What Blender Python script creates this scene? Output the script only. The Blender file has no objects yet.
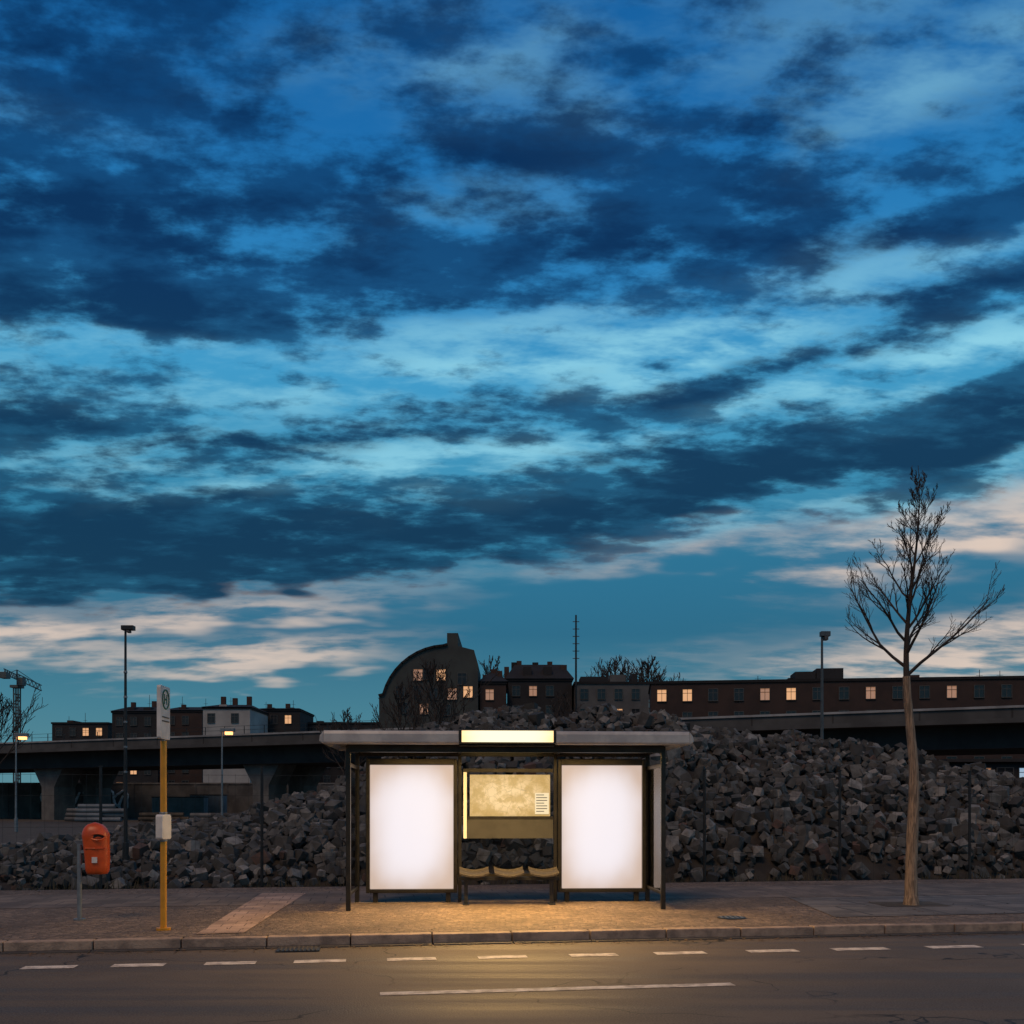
import bpy, bmesh, math, random
import numpy as np
from mathutils import Vector, Matrix, Euler
from mathutils import noise as mn
random.seed(7); np.random.seed(7)
F=975.0; CX=512.0; HY=805.0; H=1.72; PZ=0.12
scene=bpy.context.scene
def W(px,py,z=0.0):
    d=(H-z)*F/(py-HY); return Vector(((px-CX)*d/F,d,z))
def WD(px,d,z=0.0): return Vector(((px-CX)*d/F,d,z))
def ZH(py,d): return H+(HY-py)*d/F
K=0.145; TH=math.atan(K)
U=Vector((math.cos(TH),math.sin(TH),0)); V=Vector((-math.sin(TH),math.cos(TH),0)); O=Vector((0,12.24,0))
def T(s,t,z=0): 
    p=O+U*s+V*t; return Vector((p.x,p.y,z))
def ST(p):
    q=Vector((p.x,p.y,0))-O; return q.dot(U),q.dot(V)
def lin(c):
    c=c/255.0
    return c/12.92 if c<=0.04045 else ((c+0.055)/1.055)**2.4
def S(r,g,b,a=1): return (lin(r),lin(g),lin(b),a)

# ---------------- materials
class N:
    def __init__(s,nt): s.nt=nt
    def new(s,t,**k):
        n=s.nt.nodes.new(t)
        for a,b in k.items(): setattr(n,a,b)
        return n
    def put(s,inp,v):
        if v is None: return
        if isinstance(v,bpy.types.NodeSocket): s.nt.links.new(v,inp)
        else: inp.default_value=v
    def m(s,op,a,b=None,c=None,clamp=False):
        n=s.new('ShaderNodeMath',operation=op); n.use_clamp=clamp
        s.put(n.inputs[0],a); s.put(n.inputs[1],b); s.put(n.inputs[2],c); return n.outputs[0]
    def noise(s,vec,scale,detail=4,rough=.5,dist=0):
        n=s.new('ShaderNodeTexNoise'); s.put(n.inputs['Vector'],vec)
        n.inputs['Scale'].default_value=scale; n.inputs['Detail'].default_value=detail
        n.inputs['Roughness'].default_value=rough; n.inputs['Distortion'].default_value=dist; return n.outputs['Fac']
    def ramp(s,f,stops,interp='LINEAR'):
        n=s.new('ShaderNodeValToRGB'); s.put(n.inputs[0],f); r=n.color_ramp; r.interpolation=interp
        while len(r.elements)>1: r.elements.remove(r.elements[-1])
        r.elements[0].position=stops[0][0]; r.elements[0].color=stops[0][1]
        for p,c in stops[1:]:
            e=r.elements.new(p); e.color=c
        return n.outputs[0]
    def mix(s,f,a,b,blend='MIX'):
        n=s.new('ShaderNodeMix',data_type='RGBA',blend_type=blend)
        s.put(n.inputs[0],f); s.put(n.inputs[6],a); s.put(n.inputs[7],b); return n.outputs[2]
    def sm(s,v,lo,hi,a=0,b=1):
        n=s.new('ShaderNodeMapRange',interpolation_type='SMOOTHSTEP')
        s.put(n.inputs[0],v); n.inputs[1].default_value=lo; n.inputs[2].default_value=hi
        n.inputs[3].default_value=a; n.inputs[4].default_value=b; return n.outputs[0]
def mat(name,c1,c2=None,scale=3,rough=.8,bump=0,bscale=20,metal=0,detail=3,stretch=None):
    m=bpy.data.materials.new(name); m.use_nodes=True; nt=m.node_tree; n=N(nt); b=nt.nodes['Principled BSDF']
    tc=n.new('ShaderNodeTexCoord'); vec=tc.outputs['Object']
    if stretch:
        mp=n.new('ShaderNodeMapping'); nt.links.new(vec,mp.inputs[0]); mp.inputs['Scale'].default_value=stretch; vec=mp.outputs[0]
    c1=tuple(c1)[:3]+(1,)
    if c2 is None: c2=tuple(x*.75 for x in c1[:3])+(1,)
    else: c2=tuple(c2)[:3]+(1,)
    f=n.noise(vec,scale,detail,.6)
    col=n.mix(n.sm(f,.35,.65),c1,c2); nt.links.new(col,b.inputs['Base Color'])
    b.inputs['Roughness'].default_value=rough; b.inputs['Metallic'].default_value=metal
    if bump:
        bp=n.new('ShaderNodeBump'); bp.inputs['Strength'].default_value=bump; bp.inputs['Distance'].default_value=.02
        nt.links.new(n.noise(vec,bscale,2,.6),bp.inputs['Height']); nt.links.new(bp.outputs[0],b.inputs['Normal'])
    return m

# ---------------- mesh builder
class MB:
    def __init__(s): s.v=[]; s.f=[]; s.mi=[]; s.mats=[]
    def mid(s,m):
        if m not in s.mats: s.mats.append(m)
        return s.mats.index(m)
    def add(s,vs,fs,m):
        o=len(s.v); s.v+= [tuple(p) for p in vs]; k=s.mid(m)
        for f in fs: s.f.append([i+o for i in f]); s.mi.append(k)
    def box(s,c,size,m,rot=None):
        hx,hy,hz=[q/2 for q in size]; c=Vector(c)
        vs=[Vector((x*hx,y*hy,z*hz)) for x,y,z in ((-1,-1,-1),(1,-1,-1),(1,1,-1),(-1,1,-1),(-1,-1,1),(1,-1,1),(1,1,1),(-1,1,1))]
        if rot is not None: vs=[rot@p for p in vs]
        s.add([p+c for p in vs],[(3,2,1,0),(4,5,6,7),(0,1,5,4),(1,2,6,5),(2,3,7,6),(3,0,4,7)],m)
    def b2(s,x0,x1,y0,y1,z0,z1,m): s.box(((x0+x1)/2,(y0+y1)/2,(z0+z1)/2),(abs(x1-x0),abs(y1-y0),abs(z1-z0)),m)
    def tube(s,pts,rs,m,n=6,cap=True):
        pts=[Vector(p) for p in pts]; vs=[]; fs=[]
        prev=None
        for i,p in enumerate(pts):
            d=(pts[min(i+1,len(pts)-1)]-pts[max(i-1,0)])
            if d.length<1e-9: d=Vector((0,0,1))
            d.normalize()
            if prev is None: a=d.orthogonal().normalized()
            else:
                a=prev-d*prev.dot(d); a=a.normalized() if a.length>1e-6 else d.orthogonal().normalized()
            prev=a; b=d.cross(a)
            for k in range(n):
                an=2*math.pi*k/n; vs.append(p+(a*math.cos(an)+b*math.sin(an))*rs[i])
        for i in range(len(pts)-1):
            for k in range(n):
                k2=(k+1)%n; fs.append((i*n+k,i*n+k2,(i+1)*n+k2,(i+1)*n+k))
        if cap: fs.append(tuple(range(n-1,-1,-1))); fs.append(tuple((len(pts)-1)*n+k for k in range(n)))
        s.add(vs,fs,m)
    def prism(s,poly,y0,y1,m):
        n=len(poly); vs=[(x,y0,z) for x,z in poly]+[(x,y1,z) for x,z in poly]
        fs=[tuple(range(n)),tuple(range(2*n-1,n-1,-1))]+[((i+1)%n,i,i+n,(i+1)%n+n) for i in range(n)]
        s.add(vs,fs,m)
    def build(s,name,parent=None,bevel=0,smooth=False):
        me=bpy.data.meshes.new(name); me.from_pydata(s.v,[],s.f)
        for m in s.mats: me.materials.append(m)
        me.polygons.foreach_set('material_index',s.mi)
        bm=bmesh.new(); bm.from_mesh(me); bmesh.ops.recalc_face_normals(bm,faces=bm.faces); bm.to_mesh(me); bm.free()
        if smooth: me.polygons.foreach_set('use_smooth',[True]*len(me.polygons))
        me.update(); ob=bpy.data.objects.new(name,me); scene.collection.objects.link(ob)
        if parent: ob.parent=parent
        if bevel:
            b=ob.modifiers.new('bevel','BEVEL'); b.width=bevel; b.segments=2; b.limit_method='ANGLE'
        return ob
def empty(name,loc,rz=0):
    e=bpy.data.objects.new(name,None); scene.collection.objects.link(e); e.location=loc; e.rotation_euler=(0,0,rz); return e

# ---------------- world
def world():
    w=bpy.data.worlds.new("World"); scene.world=w; w.use_nodes=True; nt=w.node_tree; n=N(nt)
    bg=nt.nodes['Background']
    tc=n.new('ShaderNodeTexCoord'); sep=n.new('ShaderNodeSeparateXYZ'); nt.links.new(tc.outputs['Generated'],sep.inputs[0])
    x,y,z=sep.outputs
    az=n.m('ARCTAN2',x,y); el=n.m('ARCSINE',z)
    zz=n.m('ADD',n.m('MAXIMUM',z,0.0),.15)
    cb=n.new('ShaderNodeCombineXYZ'); nt.links.new(n.m('DIVIDE',x,zz),cb.inputs[0]); nt.links.new(n.m('DIVIDE',y,zz),cb.inputs[1])
    P=cb.outputs[0]
    mp=n.new('ShaderNodeMapping'); nt.links.new(P,mp.inputs[0]); mp.inputs['Rotation'].default_value=(0,0,-.2); mp.inputs['Scale'].default_value=(1.0,1.5,1); mp.inputs['Location'].default_value=(1.3,5.2,0)
    Q=mp.outputs[0]
    n1=n.noise(Q,3.8,2,.5)
    n2=n.noise(Q,9.5,5,.60)
    mp2=n.new('ShaderNodeMapping'); nt.links.new(P,mp2.inputs[0]); mp2.inputs['Location'].default_value=(9,4,0); mp2.inputs['Rotation'].default_value=(0,0,-.2); mp2.inputs['Scale'].default_value=(.75,1.5,1)
    n4=n.noise(mp2.outputs[0],5.5,5,.6)
    azw=n.m('ADD',az,n.m('MULTIPLY',n.m('SUBTRACT',n4,.5),.22))
    v=n.m('ADD',n.m('SUBTRACT',el,n.m('MULTIPLY',az,.117)),n.m('MULTIPLY',n.m('SUBTRACT',n1,.5),.055))
    vh=n.m('DIVIDE',v,.80)
    def col(px,rows):
        d0=px-512; st=[]
        for yy,dk,br,pe in rows:
            e=math.asin(max(-.1,(HY-yy)/math.sqrt((HY-yy)**2+F*F+d0*d0))); a=math.atan2(d0,F)
            st.append((min(1,max(0,(e-.117*a)/.80)),(dk+.5,br,pe,1)))
        st.sort(key=lambda q:q[0]); return n.ramp(vh,st,'EASE')
    c1=col(60,[(0,.12,0,0),(60,.11,0,0),(110,.05,.1,0),(150,.04,0,0),(200,.10,0,0),(250,.14,0,0),(320,.15,0,0),(345,0,.4,0),(390,.02,.2,0),(425,.17,0,0),(455,-.02,.4,0),(485,.05,.3,0),(520,.20,0,0),(560,.20,0,0),(590,.10,0,0),(608,-.12,0,.2),(630,-.2,0,.9),(652,-.2,0,.6),(675,-.3,0,.0),(800,-.35,0,0)])
    c2=col(260,[(0,.08,0,0),(60,.03,.1,0),(120,.03,0,0),(180,.08,0,0),(230,.10,0,0),(290,.15,0,0),(320,.12,0,0),(345,-.04,.3,0),(385,-.1,.5,0),(430,.0,.2,0),(450,.16,0,0),(475,-.03,.6,0),(505,.13,0,0),(550,.20,0,0),(585,.14,0,0),(598,-.05,0,.4),(612,-.2,0,.8),(632,-.25,0,.05),(652,-.25,0,.9),(668,-.25,0,.7),(685,-.35,0,.0),(800,-.35,0,0)])
    c3=col(512,[(0,.04,.1,0),(50,-.02,.25,0),(110,.04,.1,0),(155,.13,0,0),(200,.04,.1,0),(260,.12,0,0),(300,.04,0,0),(330,-.06,.5,0),(370,-.06,.8,0),(400,.08,.1,0),(425,.07,.1,0),(455,-.05,.8,0),(485,.08,.2,0),(520,.18,0,0),(552,.12,0,0),(572,-.12,.1,.10),(600,-.35,0,.0),(700,-.35,0,0),(800,-.35,0,0)])
    c4=col(740,[(0,.03,.1,0),(50,-.02,.2,0),(110,.04,.1,0),(150,.08,0,0),(200,.14,0,0),(250,.10,0,0),(285,-.02,.4,0),(330,-.07,.8,0),(355,-.12,1,0),(384,.16,0,0),(405,-.02,.6,0),(435,.10,0,0),(465,.20,0,0),(500,.14,0,0),(522,-.03,.4,.1),(545,-.14,0,.5),(562,-.30,0,.0),(620,-.35,0,0),(655,-.35,0,.15),(680,-.35,0,.2),(720,-.35,0,.0),(800,-.35,0,0)])
    c5=col(960,[(0,-.01,.2,0),(80,-.06,.4,0),(130,.0,.1,0),(180,.04,0,0),(215,.15,0,0),(250,-.05,.4,0),(290,.15,0,0),(320,.07,.1,0),(348,-.12,.9,0),(375,-.08,.6,0),(398,.12,.1,0),(430,.22,0,0),(455,.18,0,0),(482,.0,.5,0),(512,-.1,.2,.7),(545,-.12,0,1),(562,-.3,0,.2),(600,-.35,0,.0),(635,-.35,0,.85),(665,-.35,0,.95),(695,-.35,0,.3),(800,-.35,0,0)])
    def a_(px): return math.atan2(px-512,F)
    mixed=n.mix(n.sm(azw,a_(60),a_(260)),c1,c2)
    mixed=n.mix(n.sm(azw,a_(260),a_(480)),mixed,c3)
    mixed=n.mix(n.sm(azw,a_(512),a_(740)),mixed,c4)
    mixed=n.mix(n.sm(azw,a_(740),a_(940)),mixed,c5)
    sc=n.new('ShaderNodeSeparateColor'); nt.links.new(mixed,sc.inputs[0])
    dark=n.m('SUBTRACT',sc.outputs[0],.5); br=sc.outputs[1]; pe=sc.outputs[2]
    nn=n.m('ADD',n.m('MULTIPLY',n1,.38),n.m('MULTIPLY',n2,.62))
    dd=n.m('MULTIPLY',dark,.85)
    D=n.sm(n.m('ADD',nn,dd),.45,.61)
    D2=n.sm(n.m('ADD',n.m('ADD',n.m('MULTIPLY',n2,.35),n.m('MULTIPLY',n4,.65)),dd),.50,.70)
    h=n.m('DIVIDE',el,math.pi/2)
    base=n.ramp(h,[(0,S(92,140,150)),(.06,S(68,126,146)),(.11,S(42,106,136)),(.16,S(42,114,148)),(.21,S(62,146,184)),(.26,S(64,154,200)),(.31,S(44,130,188)),(.38,S(26,106,170)),(.45,S(20,94,158)),(1,S(14,50,100))])
    dk=n.ramp(h,[(0,S(50,85,105)),(.12,S(20,68,98)),(.2,S(12,58,94)),(.3,S(7,50,96)),(.45,S(6,50,96)),(1,S(8,30,60))])
    c=n.mix(n.m('MULTIPLY',D,.78),base,dk)
    dk2=n.mix(1.0,dk,(.46,.54,.62,1),'MULTIPLY')
    c=n.mix(n.m('MULTIPLY',D2,.74),c,dk2)
    B=n.m('MULTIPLY',n.m('MULTIPLY',br,n.sm(n4,.36,.62)),n.m('SUBTRACT',1.0,n.m('MULTIPLY',D,.8)),clamp=True)
    c=n.mix(B,c,S(146,212,232))
    pf=n.m('MULTIPLY',pe,n.sm(n.m('ADD',n.m('MULTIPLY',n4,.5),n.m('MULTIPLY',n1,.5)),.38,.58,.05,1),clamp=True)
    c=n.mix(n.m('MULTIPLY',pf,.9),c,S(228,206,190))
    c=n.mix(n.sm(el,-.03,0.0),S(38,44,48),c)
    sk=n.new('ShaderNodeTexSky',sky_type='NISHITA'); sk.sun_disc=False; sk.sun_elevation=math.radians(2); sk.sun_rotation=math.radians(200)
    c=n.mix(1.0,c,n.mix(1.0,sk.outputs[0],(.003,.003,.003,1),'MULTIPLY'),'ADD')
    nt.links.new(c,bg.inputs[0]); bg.inputs[1].default_value=1.0
    w.cycles.sampling_method='MANUAL'; w.cycles.sample_map_resolution=256
world()
warm_fill=bpy.data.lights.new('warm_fill','SUN'); warm_fill.energy=1.0; warm_fill.angle=math.radians(25); warm_fill.color=(1,.64,.40)  # added warm fill for the ground, standing in for unseen street lamps, no real sun
so=bpy.data.objects.new('warm_fill',warm_fill); scene.collection.objects.link(so)
so.rotation_euler=Vector((.25,.5,-.83)).to_track_quat('-Z','Y').to_euler()

# ---------------- mats
def asphalt():
    m=bpy.data.materials.new('asphalt'); m.use_nodes=True; nt=m.node_tree; n=N(nt); b=nt.nodes['Principled BSDF']
    tc=n.new('ShaderNodeTexCoord'); v=tc.outputs['Object']
    big=n.noise(v,.35,3,.6); fine=n.noise(v,60,2,.7)
    mp=n.new('ShaderNodeMapping'); nt.links.new(v,mp.inputs[0]); mp.inputs['Rotation'].default_value=(0,0,-TH); mp.inputs['Scale'].default_value=(.08,2.2,1)
    st=n.noise(mp.outputs[0],1.2,4,.6)
    c=n.mix(n.sm(st,.38,.62),(.060,.045,.033,1),(.135,.101,.073,1))
    c=n.mix(n.sm(big,.4,.66,0,.65),c,(.042,.034,.027,1))
    c=n.mix(n.sm(fine,.35,.7,0,.8),c,(.18,.14,.10,1))
    vo=n.new('ShaderNodeTexVoronoi',feature='DISTANCE_TO_EDGE'); mv=n.new('ShaderNodeVectorMath',operation='ADD')
    nz=n.new('ShaderNodeTexNoise'); nt.links.new(v,nz.inputs['Vector']); nz.inputs['Scale'].default_value=1.5
    nt.links.new(v,mv.inputs[0]); nt.links.new(nz.outputs['Color'],mv.inputs[1]); nt.links.new(mv.outputs[0],vo.inputs['Vector']); vo.inputs['Scale'].default_value=.33
    cr=n.m('MULTIPLY',n.sm(vo.outputs['Distance'],.0,.007,1,0),n.sm(big,.42,.55))
    c=n.mix(cr,c,(.015,.014,.013,1))
    nt.links.new(c,b.inputs['Base Color']); nt.links.new(n.sm(st,.3,.7,.56,.78),b.inputs['Roughness'])
    b.inputs['Specular IOR Level'].default_value=.35
    bp=n.new('ShaderNodeBump'); bp.inputs['Strength'].default_value=.5; bp.inputs['Distance'].default_value=.01
    nt.links.new(fine,bp.inputs['Height']); nt.links.new(bp.outputs[0],b.inputs['Normal'])
    return m
def mosaic(name,c1,c2,scale,edge=.05):
    m=bpy.data.materials.new(name); m.use_nodes=True; nt=m.node_tree; n=N(nt); b=nt.nodes['Principled BSDF']
    tc=n.new('ShaderNodeTexCoord'); v=tc.outputs['Object']
    vo=n.new('ShaderNodeTexVoronoi'); nt.links.new(v,vo.inputs['Vector']); vo.inputs['Scale'].default_value=scale; vo.inputs['Randomness'].default_value=.7
    ve=n.new('ShaderNodeTexVoronoi',feature='DISTANCE_TO_EDGE'); nt.links.new(v,ve.inputs['Vector']); ve.inputs['Scale'].default_value=scale; ve.inputs['Randomness'].default_value=.7
    sp=n.new('ShaderNodeSeparateColor'); nt.links.new(vo.outputs['Color'],sp.inputs[0])
    c=n.mix(sp.outputs[0],c1,c2)
    c=n.mix(n.sm(n.noise(v,.8,4,.6),.35,.7,0,.7),c,tuple(q*.3 for q in c1[:3])+(1,))
    c=n.mix(n.sm(ve.outputs['Distance'],0,edge,.8,0),c,(.03,.025,.02,1))
    nt.links.new(c,b.inputs['Base Color']); b.inputs['Roughness'].default_value=.8
    bp=n.new('ShaderNodeBump'); bp.inputs['Strength'].default_value=.6; bp.inputs['Distance'].default_value=.015
    nt.links.new(n.sm(ve.outputs['Distance'],0,.15),bp.inputs['Height']); nt.links.new(bp.outputs[0],b.inputs['Normal'])
    return m
def slabs(name,c1,c2,size,rot=-TH,bw=1.0):
    m=bpy.data.materials.new(name); m.use_nodes=True; nt=m.node_tree; n=N(nt); b=nt.nodes['Principled BSDF']
    tc=n.new('ShaderNodeTexCoord'); mp=n.new('ShaderNodeMapping'); nt.links.new(tc.outputs['Object'],mp.inputs[0]); mp.inputs['Rotation'].default_value=(0,0,rot)
    br=n.new('ShaderNodeTexBrick'); nt.links.new(mp.outputs[0],br.inputs['Vector']); br.inputs['Color1'].default_value=c1; br.inputs['Color2'].default_value=c2
    br.inputs['Mortar'].default_value=(.03,.027,.024,1); br.inputs['Scale'].default_value=1/size; br.inputs['Mortar Size'].default_value=.02; br.inputs['Brick Width'].default_value=bw; br.inputs['Row Height'].default_value=1.0
    c=n.mix(n.sm(n.noise(tc.outputs['Object'],1.3,4,.65),.35,.65,0,.8),br.outputs[0],tuple(q*.38 for q in c1[:3])+(1,))
    nt.links.new(c,b.inputs['Base Color']); b.inputs['Roughness'].default_value=.8
    bp=n.new('ShaderNodeBump'); bp.inputs['Strength'].default_value=.5; bp.inputs['Distance'].default_value=.01
    nt.links.new(n.noise(tc.outputs['Object'],40,2),bp.inputs['Height']); nt.links.new(bp.outputs[0],b.inputs['Normal'])
    return m
M_asph=asphalt()
M_dirt=mat('dirt',(.055,.045,.034),(.10,.082,.06),1.2,.95,.8,15)
M_mos=mosaic('mosaic_paving',(.31,.22,.15,1),(.13,.095,.068,1),14)
M_slab=slabs('granite_slabs',(.25,.19,.14,1),(.17,.13,.10,1),.5)
M_pink=slabs('pink_slabs',(.62,.42,.30,1),(.50,.34,.25,1),.3)
M_gray=slabs('concrete_slabs',(.22,.19,.165,1),(.17,.15,.13,1),1.2)
M_kerb=mat('kerb_granite',(.42,.30,.215),(.22,.16,.12),4,.75,.5,40)
M_gut=mat('gutter_stone',(.07,.06,.05),(.045,.04,.035),5,.7,.5,40)
M_paint=mat('road_paint',(.78,.69,.58),(.38,.32,.27),7,.7,.3,60,detail=5)
M_dark=mat('dark_metal',(.022,.024,.026),(.035,.036,.036),5,.45,metal=.3)
M_bronze=mat('anthracite_frame',(.05,.046,.038),(.035,.032,.028),5,.38,metal=.6)
M_steel=mat('galvanised_steel',(.30,.32,.33),(.22,.24,.25),8,.45,metal=.6)
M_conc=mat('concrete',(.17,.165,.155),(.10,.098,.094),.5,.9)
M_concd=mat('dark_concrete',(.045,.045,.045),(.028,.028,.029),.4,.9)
M_alu=mat('aluminium_roof_edge',(.50,.49,.46),(.36,.35,.34),3,.5,metal=.15)

# ---------------- ground
def sheet(name,pts,m):
    b=MB(); b.add(pts,[tuple(range(len(pts)))],m); o=b.build(name)
    for p in o.data.polygons:
        if p.normal.z<0: o.data.flip_normals(); break
    return o
sheet('ground',[(-3000,-3000,-.01),(3000,-3000,-.01),(3000,3000,-.01),(-3000,3000,-.01)],M_dirt)
sheet('road',[T(-200,-14,0),T(200,-14,0),T(200,-.16,0),T(-200,-.16,0)],M_asph)
b=MB()
BT=7.3
b.add([T(-200,.16,PZ),T(200,.16,PZ),T(200,BT,PZ),T(-200,BT,PZ),T(200,BT,-.05),T(-200,BT,-.05)],[(0,1,2,3),(3,2,4,5)],M_mos)
b.build('pavement')
z1=PZ+.004
sheet('slab_path',[T(-200,3.9,z1),T(200,3.9,z1),T(200,6.2,z1),T(-200,6.2,z1)],M_slab)
z2=z1+.004
sheet('tactile_paving',[W(196,934,z2),W(244,932.5,z2),W(306,893,z2),W(262,893,z2)],M_pink)
sheet('concrete_paving',[W(835,917,z2),W(1130,911,z2),W(1110,893,z2),W(788,897.5,z2)],M_gray)
b=MB()
s=-60.0; R=Matrix.Rotation(TH,3,'Z')
rr=random.Random(3)
while s<60:
    L=1.0
    c=T(s+L/2,.07+rr.uniform(-.004,.004),PZ/2-.03+rr.uniform(-.004,.004)); b.box(c,(L-.014,.17,PZ+.066),M_kerb,R)
    c=T(s+L/2,-.09,-.04+.012); b.box(c,(L-.01,.14,.09),M_gut,R)
    s+=L
b.build('kerb',bevel=.012)
b=MB(); zm=.004
def dash(x0,x1,yc,w):
    d0=H*F/(yc-HY); 
    def p(px): 
        r=(px-CX)/F; d=d0/(1-K*r); return Vector((r*d,d,0))
    a,c=p(x0),p(x1); zv=Vector((0,0,zm))
    b.add([a-V*w/2+zv,c-V*w/2+zv,c+V*w/2+zv,a+V*w/2+zv],[(0,1,2,3)],M_paint)
    return a,c
for x0,x1 in [(-62,-18),(22,76),(112,165),(205,256),(294,346),(387,436),(478,527),(570,617),(655,705),(748,797),(833,887),(928,979),(1024,1075)]:
    dash(x0,x1,957,.2)
a,c=dash(380,733,990.5,.15)
L=(c-a).length; per=L*2.02
for k in (-4,-3,-2,-1,1,2,3,4):
    q=U*(per*k)+Vector((0,0,zm)); a2=a+q; c2=c+q
    b.add([a2-V*.075,c2-V*.075,c2+V*.075,a2+V*.075],[(0,1,2,3)],M_paint)
b.build('road_marking')
b=MB(); p=T(3.3,1.1,PZ+.001); b.tube([p,p+Vector((0,0,.010))],[.2,.2],M_dark,24)
for i in range(-2,3): b.box(p+Vector((i*.07,0,.012)),(.025,.28-abs(i)*.05,.006),M_steel)
b.build('manhole_cover')
b=MB(); c=T(-2.6,-.33,.006); b.box(c,(.5,.3,.02),M_dark,R)
for i in range(-4,5): b.box(c+U*(i*.05)+Vector((0,0,.012)),(.02,.26,.012),M_gut,R)
b.build('drain_grate')
b=MB(); rd=random.Random(15); M_leaf=mat('dead_leaf',(.14,.075,.03),(.07,.045,.025),3,.8)
for i in range(1100):
    ss=rd.uniform(-9,9); k=rd.random()
    if k<.45: tt=-.17-abs(rd.gauss(0,.12)); zb_=.006
    else: tt=.2+abs(rd.gauss(0,1.6)) if k<.7 else 7.2-abs(rd.gauss(0,.5)); zb_=PZ+.012
    p=T(ss,tt,zb_); r_=rd.uniform(.012,.032); a=rd.uniform(0,6.3)
    b.add([p+Vector((math.cos(a+q*1.57)*r_*(1 if q%2 else .6),math.sin(a+q*1.57)*r_*(1 if q%2 else .6),rd.uniform(0,.012))) for q in range(4)],[(0,1,2,3)],M_leaf)
b.build('leaf_litter')

# ---------------- bus shelter
SH=math.radians(3.0)
base=WD(507,14.86,PZ)
sh=empty('bus_shelter',base,SH)
def emis(name,c,s,c2=None,soft=None,bc=.5):
    m=bpy.data.materials.new(name); m.use_nodes=True; nt=m.node_tree; n=N(nt); b=nt.nodes['Principled BSDF']
    b.inputs['Base Color'].default_value=(bc,bc,bc,1); b.inputs['Emission Strength'].default_value=s
    b.inputs['Emission Color'].default_value=c
    if soft:
        tc=n.new('ShaderNodeTexCoord'); sp=n.new('ShaderNodeSeparateXYZ'); nt.links.new(tc.outputs['Generated'],sp.inputs[0])
        def e(o,k): 
            a=n.m('ABSOLUTE',n.m('SUBTRACT',o,.5)); return n.m('POWER',n.m('MULTIPLY',a,2.0),k)
        q=n.m('ADD',e(sp.outputs[0],2.2),e(sp.outputs[2],3.0)) if soft==1 else e(sp.outputs[0],3.0)
        q=n.m('MULTIPLY',q,n.m('ADD',.5,n.noise(tc.outputs['Generated'],2.2,2)))
        nt.links.new(n.mix(n.sm(q,.0,1.5),c,c2),b.inputs['Emission Color'])
    return m
M_box=emis('poster_lightbox',(.98,.93,1.0,1),.88,(.66,.50,.42,1),1,.06)
M_sign=emis('roof_light_panel',(1.0,.86,.52,1),1.35,(1.0,.60,.16,1),2)
M_tube=emis('lamp_tube',(1.0,.72,.30,1),4)
def glassm():
    m=bpy.data.materials.new('clear_glass'); m.use_nodes=True; nt=m.node_tree; nt.nodes.clear(); n=N(nt)
    o=n.new('ShaderNodeOutputMaterial'); mx=n.new('ShaderNodeMixShader'); tr=n.new('ShaderNodeBsdfTransparent'); gl=n.new('ShaderNodeBsdfGlossy')
    tr.inputs[0].default_value=(.86,.88,.86,1); gl.inputs['Roughness'].default_value=.05
    fr=n.new('ShaderNodeFresnel'); nt.links.new(fr.outputs[0],mx.inputs[0]); nt.links.new(tr.outputs[0],mx.inputs[1]); nt.links.new(gl.outputs[0],mx.inputs[2]); nt.links.new(mx.outputs[0],o.inputs[0]); return m
M_glass=glassm()
def mapm():
    m=bpy.data.materials.new('route_map'); m.use_nodes=True; nt=m.node_tree; n=N(nt); b=nt.nodes['Principled BSDF']
    tc=n.new('ShaderNodeTexCoord'); v=tc.outputs['Object']
    ve=n.new('ShaderNodeTexVoronoi',feature='DISTANCE_TO_EDGE'); nt.links.new(v,ve.inputs['Vector']); ve.inputs['Scale'].default_value=8
    c=n.mix(n.sm(n.noise(v,7,5,.6),.4,.6),(.95,.70,.38,1),(.62,.43,.18,1))
    c=n.mix(n.sm(ve.outputs['Distance'],0,.03,.6,0),c,(.38,.27,.14,1))
    sp=n.new('ShaderNodeSeparateXYZ'); nt.links.new(tc.outputs['Generated'],sp.inputs[0])
    r=n.m('ADD',n.m('POWER',n.m('MULTIPLY',n.m('SUBTRACT',sp.outputs[0],.45),2.0),2.0),n.m('POWER',n.m('MULTIPLY',n.m('SUBTRACT',sp.outputs[2],.5),2.0),2.0))
    c=n.mix(n.sm(r,.0,1.3,.0,.65),c,(.40,.25,.07,1))
    b.inputs['Base Color'].default_value=(.08,.07,.05,1); nt.links.new(c,b.inputs['Emission Color']); b.inputs['Emission Strength'].default_value=.85
    return m
M_map=mapm()
W2=2.40; BD=1.25
HB=2.50
b=MB()
for sx in (-1,1):
    b.b2(sx*W2-.035,sx*W2+.035,-.035,.035,0,HB,M_bronze)
    b.b2(sx*W2-.035,sx*W2+.035,BD-.03,BD+.04,0,HB,M_bronze)
    b.b2(sx*W2-.022,sx*W2+.022,.035,BD-.03,.22,.27,M_bronze)
    b.b2(sx*W2-.022,sx*W2+.022,.035,BD-.03,2.18,2.24,M_bronze)
XA,XB=-.72,.86
for x in (XA,XB):
    b.b2(x-.03,x+.03,BD-.03,BD+.03,0,HB,M_bronze)
b.build('posts',sh,bevel=.006)
b=MB()
PAN=((-2.25,-.76),(.90,2.36))
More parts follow.
